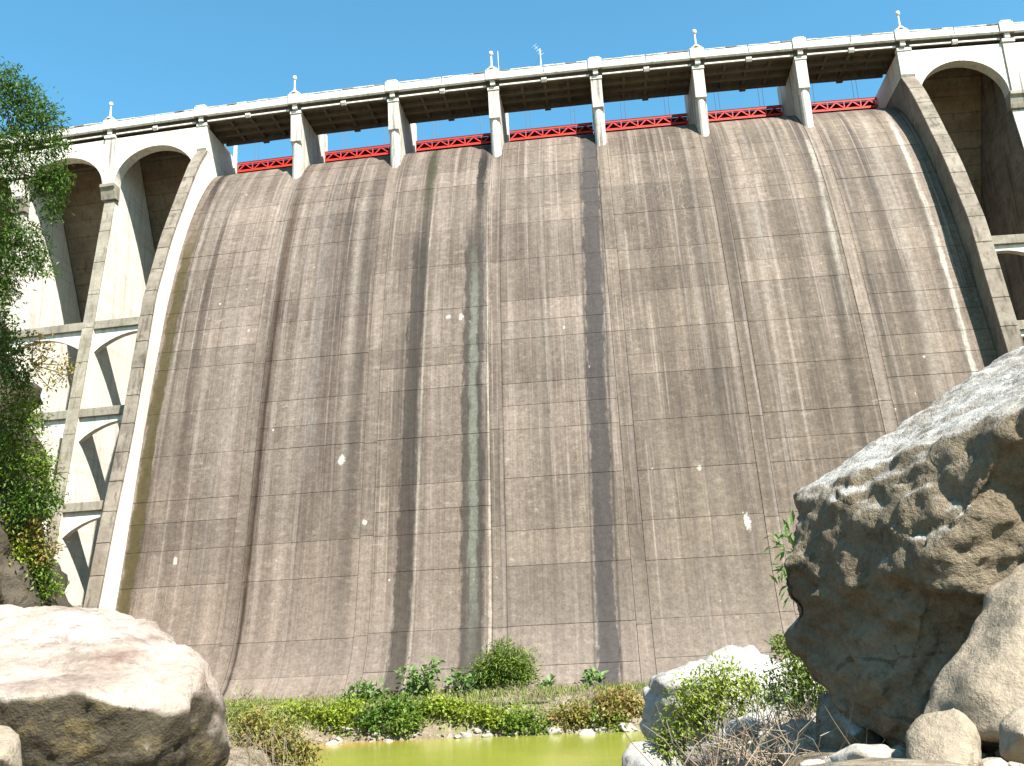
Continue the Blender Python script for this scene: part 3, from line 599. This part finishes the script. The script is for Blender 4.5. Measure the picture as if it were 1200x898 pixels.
P = [at(1038, 872, 7.6), at(1000, 868, 7.7), at(965, 885, 7.6), at(975, 905, 7.4), at(1040, 900, 7.2), at(1050, 880, 7.5), at(1010, 880, 7.2), at(1010, 890, 8.1)]
boulder('boulder', P, .03, 3, [(2, .03), (6, .012)], 41, 'rock_small', 'flat angular stone below the dark wedged rock at bottom right', near=.6)
P = [at(1168, 845, 5.9), at(1190, 828, 6.0), at(1230, 830, 6.0), at(1235, 900, 5.7), at(1170, 890, 5.7), at(1200, 860, 5.5), at(1200, 880, 6.4)]
boulder('boulder', P, .03, 4, [(2, .03)], 43, 'rock_beige', 'grey brown stone cut off by the right edge at the bottom', near=.6)
# left cliff
P = [at(66, 735, 35), at(58, 640, 36), at(44, 560, 37), at(30, 470, 38), at(8, 395, 39), at(-30, 340, 40), at(-300, 300, 42), at(-500, 320, 34), at(40, 800, 33), at(-100, 820, 28), at(-500, 850, 24), at(-60, 560, 33), at(-500, 500, 28),
     at(-300, 330, 60), at(20, 700, 48), at(-100, 420, 55), at(-500, 800, 60), at(30, 800, 48)]
boulder('cliff', P, .35, 2, [(.25, 1.0), (.8, .5), (2.2, .16)], 51, 'rock_cliff', None, .3, 'structure')

# small stones: six shared shapes
PROTO = []
for i in range(6):
    r_ = random.Random(100+i); pts = []
    for _ in range(16):
        v = Vector((r_.gauss(0, 1), r_.gauss(0, 1), r_.gauss(0, 1))).normalized(); pts.append(Vector((v.x*1.0, v.y*r_.uniform(.7, 1), v.z*.62)))
    me = rock_mesh(pts, .16, 1, [(1.2, .10), (4, .05)], 60+i); me.materials.clear(); me.materials.append(M['rock_small']); me.polygons.foreach_set('use_smooth', [True]*len(me.polygons)); PROTO.append(me)
def stone(p, r, label, group, white=False, sink=.35):
    o = link('stone', PROTO[rng.randrange(6)]); o.location = (p[0], p[1], p[2]+r*.62*(1-2*sink)); o.scale = (r*rng.uniform(.8, 1.25), r*rng.uniform(.8, 1.2), r*rng.uniform(.75, 1.1))
    o.rotation_euler = (rng.uniform(-.3, .3), rng.uniform(-.3, .3), rng.uniform(0, 6.28)); tag(o, label, 'stone', group); return o
def on_ground(px, py, dmin=2, dmax=90):
    d = dmin
    while d < dmax:
        p = at(px, py, d)
        if p.z < max(gz(p.x, p.y), -6.0): return p
        d *= 1.01
    return None
for i in range(95):                                       # stones along the far waterline
    y = -20.4+rng.gauss(0, .55); x = rng.uniform(18.5, 38.5); r = abs(rng.gauss(.12, .16))+.07
    stone((x, y, max(gz(x, y), -6.1)), min(r, .5), 'pale stone in the rubble strip along the far edge of the green pool', 'stones along the far waterline')
for px, py, r, lb in ((600, 0, .62, 'long flat pale rock at the far waterline below the bushy shrub'), (0, 0, .5, 'angular dark-faced white stone at the far waterline left of the bushy shrub'), (1, 0, .7, 'flat buff rock at the right end of the far waterline')):
    x, y = {600: (31.2, -20.9), 0: (26.4, -20.8), 1: (35.2, -20.8)}[px]
    stone((x, y, -6.0), r, lb, None)
n = 0
for i in range(400):                                      # rubble at the lower right
    px, py = rng.uniform(945, 1205), rng.uniform(858, 905); p = on_ground(px, py, 1.8, 11)
    if p is None: continue
    stone((p.x, p.y, gz(p.x, p.y)), rng.choice([.02, .028, .04, .055, .08]), 'small stone in the loose rubble at bottom right', 'rubble at bottom right'); n += 1
    if n > 85: break
n = 0
for i in range(300):
    px, py = rng.uniform(800, 965), rng.uniform(838, 905); p = on_ground(px, py, 6, 22)
    if p is None: continue
    stone((p.x, p.y, gz(p.x, p.y)), rng.choice([.07, .1, .15, .22]), 'small stone half buried in the brown brush below the shrubs', 'stones in the brown brush'); n += 1
    if n > 40: break

# ------------------------------------------------------------------ plants
def leaf_mesh(P, D, U, ln, wd, fold=.25):
    # one folded leaf per row: base P, direction D, up U
    n = len(P); S = np.cross(D, U); S /= np.linalg.norm(S, axis=1)[:, None]+1e-9
    ln = np.asarray(ln).reshape(-1, 1); wd = np.asarray(wd).reshape(-1, 1)
    a = P; b = P+D*ln*.5+S*wd*.5+U*wd*fold*.5; c = P+D*ln-U*ln*.12; d = P+D*ln*.5-S*wd*.5+U*wd*fold*.5
    v = np.stack([a, b, c, d], 1).reshape(-1, 3); i = np.arange(n)*4
    f = np.concatenate([np.stack([i, i+1, i+2], 1), np.stack([i, i+2, i+3], 1)])
    return v, f
def np_mesh(name, v, f):
    me = bpy.data.meshes.new(name); me.vertices.add(len(v)); me.vertices.foreach_set('co', np.asarray(v, np.float32).ravel())
    me.loops.add(len(f)*3); me.loops.foreach_set('vertex_index', np.asarray(f, np.int32).ravel()); me.polygons.add(len(f))
    me.polygons.foreach_set('loop_start', np.arange(len(f), dtype=np.int32)*3); me.polygons.foreach_set('loop_total', np.full(len(f), 3, np.int32)); me.update(calc_edges=True); return me
def rdir(R, n):
    v = R.normal(size=(n, 3)); return v/np.linalg.norm(v, axis=1)[:, None]
def foliage(R, blobs, per, ln, wd, droop=.2, sprig=.0):
    Ps, Ds, Us = [], [], []
    for c, r, k in blobs:
        n = max(4, int(per*k)); nt_ = max(3, n//9)
        tips = rdir(R, nt_)*(R.random((nt_, 1))**.42)*np.array(r)+np.array(c)
        idx = R.integers(0, nt_, n); spread = np.array(r).mean()*.20+ln*.6
        p = tips[idx]+R.normal(size=(n, 3))*spread*np.array([1, 1, .7]); out = p-np.array(c); out /= np.linalg.norm(out, axis=1)[:, None]+1e-6
        d = out*.6+rdir(R, n)*.8+np.array([0, 0, .15-droop]); d /= np.linalg.norm(d, axis=1)[:, None]
        u = rdir(R, n)*.6+np.array([0, 0, 1.]); u -= d*(u*d).sum(1)[:, None]; u /= np.linalg.norm(u, axis=1)[:, None]+1e-9
        Ps.append(p); Ds.append(d); Us.append(u)
    P, D, U = map(np.concatenate, (Ps, Ds, Us)); n = len(P); k = R.uniform(.65, 1.3, n)
    return leaf_mesh(P, D, U, ln*k, wd*k)
def plant(name, base, blobs, per, ln, wd, leaf, label, cat='shrub', group=None, seed=1, stem_r=.03, crown='foliage', stem='stems', droop=.2, bark='bark'):
    R = np.random.default_rng(seed); root = empty(name, base); b = np.array(base)
    tag(root, label, cat, group)
    v, f = foliage(R, [(np.array(c), r, k) for c, r, k in blobs], per, ln, wd, droop); o = link(crown, np_mesh(crown, v-b, f), leaf, root)
    mb = MB()
    for c, r, k in blobs:
        c = np.array(c); rr = np.array(r)
        m_ = b*.5+c*.5+R.normal(size=3)*rr.mean()*.15; m_[2] = b[2]*.45+c[2]*.55; mb.tube([(0, 0, -.1), tuple(m_-b), tuple(c-b)], [stem_r, stem_r*.7, stem_r*.4], 5)
        for _ in range(4):
            t = c+rdir(R, 1)[0]*rr*.8; mb.tube([tuple(c-b), tuple((c+t)/2-b+R.normal(size=3)*.05*rr.mean()), tuple(t-b)], [stem_r*.4, stem_r*.28, stem_r*.12], 4)
    mb.build(stem, bark, root); return root
def pb(lst, d, sq=1.0):                                    # blobs from (pixel x, pixel y, pixel radius, weight[, extra depth])
    out = []
    for q in lst:
        dd = d+(q[4] if len(q) > 4 else 0); r = q[2]*dd/FPX; out.append((tuple(at(q[0], q[1], dd)), (r, r*.9, r*sq), q[3]))
    return out
def pbg(lst, sq=1.0, lift=.55):                            # the same, each blob resting on the far bank below its line of sight
    out = []
    for q in lst:
        dd = 48.0
        while dd < 58.5:
            p = at(q[0], q[1], dd)
            if p.z-max(gz(p.x, p.y), -6) < q[2]*dd/FPX*lift: break
            dd += .2
        out += pb([q[:4]], dd, sq)
    return out
def gnd(px, d):
    p = at(px, 800, d); return (p.x, p.y, gz(p.x, p.y))

# far bank
F = 57
def far(px, d=F): p = at(px, 820, d); return (p.x, p.y, gz(p.x, p.y)-.05)
plant('bush', far(590), pb([(592, 800, 26, 2.0), (578, 782, 16, 1.2), (606, 775, 16, 1.1), (590, 766, 12, .7), (565, 790, 9, .5), (614, 790, 9, .5), (585, 822, 18, 1.2)], F), 900, .30, .065, 'leaf_mid', 'tallest bushy shrub at the foot of the dam, behind the pool', 'shrub', 'shrubs on the far bank', 1)
cols = [(544, 803, 'slim leafy plant left of the tallest bushy shrub, against the dark stain', [(544, 792, 6, .5), (545, 803, 8, .8), (546, 814, 9, .9)]),
        (640, 822, 'broad leaved pale plant right of the tallest bushy shrub', [(643, 806, 7, .6), (641, 818, 11, 1.0), (638, 832, 14, 1.2)]),
        (693, 812, 'slim broad leaved plant in front of the grey wet streak', [(697, 794, 6, .5), (695, 804, 8, .7), (693, 816, 10, .9), (690, 826, 10, .7)]),
        (420, 812, 'light green sapling at the left end of the far shrub line', [(418, 806, 6, .5), (419, 815, 9, .8)]),
        (436, 816, 'light green sapling beside the dark rounded bush on the far bank', [(437, 812, 8, .7), (437, 822, 9, .8)]),
        (490, 800, 'tall forked yellow-green plant left of the slim leafy plant', [(476, 790, 6, .4), (498, 790, 7, .5), (505, 783, 5, .3), (488, 812, 13, 1.2), (500, 802, 8, .6)])]
for i, (px, py, lb, bl) in enumerate(cols): plant('leafy_plant', far(px), pb(bl, F-.6), 130, .38, .22, 'leaf_broad', lb, 'plant', 'leafy plants on the far bank', 20+i, .025)
def far_at(px, py):
    c = pbg([(px, py, 12, 1)])[0][0]; return (c[0], c[1], gz(c[0], c[1])-.05)
mass = [(448, 838, 'dark rounded bush on the far bank above the left end of the pool', 'leaf_dark', [(450, 840, 22, 2), (432, 846, 14, 1), (468, 832, 16, 1.2)], F-2),
        (480, 842, 'leafy green bush between the dark rounded bush and the waterline stones', 'leaf_mid', [(480, 842, 18, 1.6), (470, 852, 12, .8), (492, 832, 12, .8)], F-2.4),
        (515, 828, 'low lime green scrub below the slim leafy plant', 'leaf_lime', [(510, 828, 14, 1.2), (528, 832, 16, 1.2), (545, 834, 12, .9)], F-1.5),
        (575, 836, 'low lime scrub at the foot of the tallest bushy shrub', 'leaf_lime', [(562, 838, 12, .9), (580, 842, 13, 1), (600, 842, 12, .9)], F-2),
        (612, 848, 'mid green scrub hanging over the waterline right of the tallest shrub', 'leaf_mid', [(600, 850, 12, .9), (618, 846, 15, 1.2), (632, 852, 10, .7)], F-2.3),
        (665, 838, 'yellowish low scrub behind the flat rock at the far waterline', 'leaf_olive', [(660, 840, 14, 1), (678, 840, 14, 1), (690, 842, 10, .8)], F-1.6),
        (722, 826, 'rust brown scrub mound at the right end of the far bank', 'leaf_rust', [(712, 824, 15, 1.3), (728, 822, 14, 1.2), (742, 828, 13, 1), (722, 838, 14, 1)], F-1.4),
        (712, 846, 'green scrub below the rust brown mound', 'leaf_mid', [(705, 842, 10, .8), (722, 848, 11, .8)], F-2.2),
        (395, 842, 'sunlit lime bush on the far bank just left of the dark rounded bush', 'leaf_lime', [(395, 840, 16, 1.3), (378, 838, 12, .9), (412, 832, 14, 1.1), (404, 848, 12, .9)], F-2.5),
        (345, 836, 'pale green low scrub at the spillway foot behind the dry twigs', 'leaf_lime', [(350, 838, 15, 1.1), (325, 842, 15, 1.1), (300, 848, 16, 1.1), (280, 838, 12, .8)], F-4)]
for i, (px, py, lb, lf, bl, d) in enumerate(mass): plant('scrub_bush', far_at(px, py), pbg(bl, .85), 420, .26, .13, lf, lb, 'shrub', 'scrub bushes on the far bank', 40+i, .025)
for i, (px, py, lb) in enumerate(((375, 815, 'bare grey stems standing at the left end of the far shrub line'), (525, 812, 'thin dead stems between the forked plant and the slim leafy plant'), (670, 828, 'thin dead stems in front of the grey wet streak'), (618, 815, 'dead stems leaning out beside the tallest bushy shrub'))):
    q = far_at(px, py); brush_spots = [(q[0]+dx, q[1]+dy, gz(q[0]+dx, q[1]+dy)) for dx, dy in ((0, 0), (.9, .3), (-.8, .4))]; FARB = globals().setdefault('FARB', []); FARB.append((lb, brush_spots, 90+i))
# nearer right shrubs
plant('lime_shrub', gnd(830, 15.5), pb([(850, 795, 20, 1.0), (815, 815, 28, 1.7), (845, 815, 28, 1.7), (800, 840, 24, 1.4), (870, 820, 18, 1.0), (790, 862, 22, 1.1), (778, 878, 16, .8), (825, 838, 24, 1.3), (880, 800, 9, .4)], 15.5), 420, .085, .036, 'leaf_lime', 'sunlit lime green shrub in front of the pale grey boulder', 'shrub', None, 70, .02)
plant('green_shrub', gnd(945, 13.5), pb([(945, 775, 26, 1.5), (925, 800, 24, 1.3), (955, 805, 26, 1.3), (935, 825, 22, 1.0), (920, 755, 10, .5), (970, 790, 16, .8), (905, 815, 12, .5), (980, 815, 14, .6)], 13.5), 420, .085, .034, 'leaf_mid', 'dark and light green shrub tucked against the huge boulder', 'shrub', None, 71, .02)
plant('tall_weed', gnd(975, 13.6), pb([(932, 625, 8, .5), (928, 645, 9, .6), (930, 665, 8, .5), (930, 685, 6, .4)], 12.2), 60, .17, .05, 'leaf_broad', 'tall long leaved weed peeping out left of the huge boulder', 'plant', None, 72, .012)
# brown brush (twigs) below the shrubs, bottom right; and pale twiggy brush bottom left
def brush(name, label, spots, h, mat, seed, n=60, cat='brush', thick=1.0):
    R = np.random.default_rng(seed); b = spots[0]; root = empty(name, b); tag(root, label, cat); mb = MB(); B0 = Vector(b)
    for sx, sy, sz in spots:
        for _ in range(n):
            p = Vector((sx+R.normal()*.35, sy+R.normal()*.35, sz-.05)); d = Vector((R.normal()*.55, R.normal()*.55, abs(R.normal())*.6+.35)).normalized(); L_ = h*R.uniform(.4, 1.25)
            q = p+d*L_*.55+Vector(R.normal(size=3)*.05); e = q+(d+Vector((R.normal()*.4, R.normal()*.4, -.35))).normalized()*L_*.5; mb.tube([p-B0, q-B0, e-B0], [.0045*thick, .0035*thick, .0015*thick], 3)
    tag(mb.build('twigs', mat, root), kind='stuff'); return root
for lb, sp_, sd in FARB: brush('dead_stems', lb, sp_, 1.1, 'twig', sd, 16, 'dead stems', 3.5)
sp = [];
for px in range(790, 970, 22):
    for py in (852, 880, 900):
        p = on_ground(px+rng.uniform(-8, 8), py, 6, 24)
        if p: sp.append((p.x, p.y, gz(p.x, p.y)))
if sp: brush('dry_brush', 'tangled dry brown brush on the slope at lower right', sp, .42, 'twig', 81, 55)
plant('low_weed', gnd(860, 12.6), pb([(830, 872, 14, .5), (880, 884, 14, .5), (930, 870, 12, .4), (905, 850, 10, .4)], 12.6, .7), 120, .06, .02, 'leaf_rust', 'brownish low weeds scattered through the dry brush', 'weed', None, 82, .006)
sp = []
for px in range(268, 372, 16):
    for py in (850, 875, 897):
        p = on_ground(px+rng.uniform(-6, 6), py, 7, 22)
        if p: sp.append((p.x, p.y, gz(p.x, p.y)))
if sp: brush('twiggy_brush', 'bare pale twigs sticking up right of the whitish boulder', sp, .6, 'twig', 83, 14)
plant('pale_shrub', gnd(315, 14.5), pb([(290, 862, 22, 1.1), (320, 868, 24, 1.2), (345, 872, 18, .9), (305, 890, 24, 1.1), (340, 893, 20, .9), (275, 885, 16, .7), (362, 886, 12, .4), (300, 838, 12, .4)], 14.5), 520, .085, .034, 'leaf_olive', 'pale olive shrub at the bottom just right of the whitish boulder', 'shrub', None, 84, .012)
plant('grassy_clump', gnd(290, 18.5), pb([(280, 830, 14, .9), (300, 838, 16, .9), (325, 846, 14, .8), (268, 850, 12, .6)], 18.5), 300, .16, .012, 'leaf_pale', 'clump of pale sunlit grass behind the olive shrub', 'grass', None, 85, .006)
# grass on the far bank: uncountable
R = np.random.default_rng(5); n = 22000
gx = R.uniform(10, 40, n); gy = -20.3+R.random(n)**1.1*4.6; keep = R.random(n) < np.clip(.25+.6*np.array([mn.noise((a*.5, b_*.5, 0)) for a, b_ in zip(gx, gy)])+.3, .05, 1)
gx, gy = gx[keep], gy[keep]; n = len(gx); P = np.stack([gx, gy, gz_np(gx, gy)-.02], 1); D = np.stack([R.normal(0, .3, n), R.normal(0, .3, n), np.ones(n)], 1); D /= np.linalg.norm(D, axis=1)[:, None]
U = rdir(R, n); U -= D*(U*D).sum(1)[:, None]; U /= np.linalg.norm(U, axis=1)[:, None]
v, f = leaf_mesh(P, D, U, R.uniform(.15, .5, n), np.full(n, .05)); tag(link('grass', np_mesh('grass', v, f), 'leaf_pale'), 'pale grass growing between spillway foot and pool', 'grass', None, 'stuff')

# left bank: cliff bushes and tree
D0 = 34
cb = [('dense dark green bush at the top of the left cliff', 'leaf_dark', [(4, 395, 24, 1.6), (14, 425, 22, 1.5), (-10, 370, 20, 1.2), (22, 445, 16, 1)]),
      ('sparse amber leaved branch reaching out in front of the buttress', 'leaf_amber', [(52, 412, 12, .35), (68, 428, 12, .35), (78, 440, 8, .2), (45, 432, 10, .3), (58, 455, 9, .2), (40, 400, 8, .25)]),
      ('lit green bush on the left cliff below the amber branch', 'leaf_mid', [(18, 475, 24, 1.6), (34, 495, 16, 1), (6, 505, 20, 1.3)]),
      ('bright leafy bush halfway down the left cliff', 'leaf_mid', [(20, 530, 24, 1.6), (42, 540, 18, 1.1), (50, 560, 16, .9), (8, 560, 20, 1.2)]),
      ('dark green bush overhanging the lower left cliff', 'leaf_dark', [(38, 585, 22, 1.5), (56, 590, 14, .8), (20, 600, 20, 1.3)]),
      ('lime green ferny bush low on the left cliff', 'leaf_lime', [(14, 635, 20, 1.1), (30, 650, 18, 1.0), (8, 610, 14, .7)]),
      ('shaded olive bush hanging at the far left below the lime ferny bush', 'leaf_dark', [(2, 655, 18, 1.1), (16, 672, 14, .8), (-8, 690, 18, 1.0)]),
      ('small olive tuft on the cliff between the dark bush and the ferny bush', 'leaf_olive', [(48, 615, 12, .6), (36, 630, 12, .6), (56, 640, 10, .4), (50, 650, 12, .5)]),
      ('green bush at the cliff foot above the whitish boulder', 'leaf_mid', [(42, 672, 18, 1.1), (54, 690, 12, .7), (30, 690, 14, .8)])]
for i, (lb, lf, bl) in enumerate(cb):
    p = at(bl[0][0]-14, bl[0][1]+12, D0+2.5); plant('cliff_bush', tuple(p), pb(bl, D0), 420 if 'sparse' not in lb else 240, .17, .075, lf, lb, 'shrub', 'bushes on the left cliff', 120+i, .035)
R = np.random.default_rng(77); D1 = 31
tb = at(-95, 520, D1+2); tree = empty('tree', tuple(tb)); tag(tree, 'feathery green tree leaning in over the arches at the upper left', 'tree'); b0 = np.array(tb)
bl = pb([(8, 92, 14, .8), (28, 108, 14, .8), (48, 128, 14, .8), (62, 146, 11, .5), (15, 130, 18, 1.1), (-12, 110, 22, 1.2), (40, 155, 18, 1.0), (62, 172, 13, .7), (14, 168, 18, .9), (-14, 175, 24, 1.3), (30, 190, 18, .9), (58, 198, 13, .6), (72, 204, 9, .4),
         (66, 220, 10, .5), (62, 238, 8, .4), (50, 214, 10, .5), (5, 205, 16, .8), (38, 222, 9, .3), (60, 252, 6, .25), (-20, 225, 22, 1.2), (6, 240, 14, .6), (12, 268, 18, 1.0), (34, 276, 14, .7), (46, 296, 11, .5), (-8, 290, 22, 1.2), (20, 298, 18, .9), (36, 312, 10, .4), (6, 322, 16, .9), (54, 318, 7, .2), (-20, 335, 22, 1.2), (8, 345, 14, .7)], D1)
v, f = foliage(R, bl, 640, .165, .052, .35); link('crown', np_mesh('crown', v-b0, f), 'leaf_tree', tree)
mb = MB(); top = np.array(at(-70, 60, D1+.5)); mid_ = np.array(at(-90, 280, D1+1)); mb.tube([(0, 0, -1), tuple(mid_-b0), tuple(top-b0)], [.32, .22, .10], 9)
for s0, s1, tgt in ((.55, .1, (40, 140)), (.5, .1, (60, 205)), (.4, .1, (30, 290)), (.7, .1, (10, 100)), (.35, .1, (10, 330))):
    a = mid_*(1-(s0-.4)*1.6)+top*((s0-.4)*1.6) if s0 > .4 else b0*(.4-s0)*2+mid_*(1-(.4-s0)*2); e = np.array(at(*tgt, D1)); m2 = a*.5+e*.5+np.array([0, 0, .35]); mb.tube([tuple(a-b0), tuple(m2-b0), tuple(e-b0)], [.11, .07, .025], 6)
    for _ in range(5):
        t = R.uniform(.35, 1); p = m2*(1-t)+e*t; q = p+rdir(R, 1)[0]*.8; mb.tube([tuple(p-b0), tuple(q-b0)], [.03, .01], 4)
mb.build('trunk', 'bark', tree)
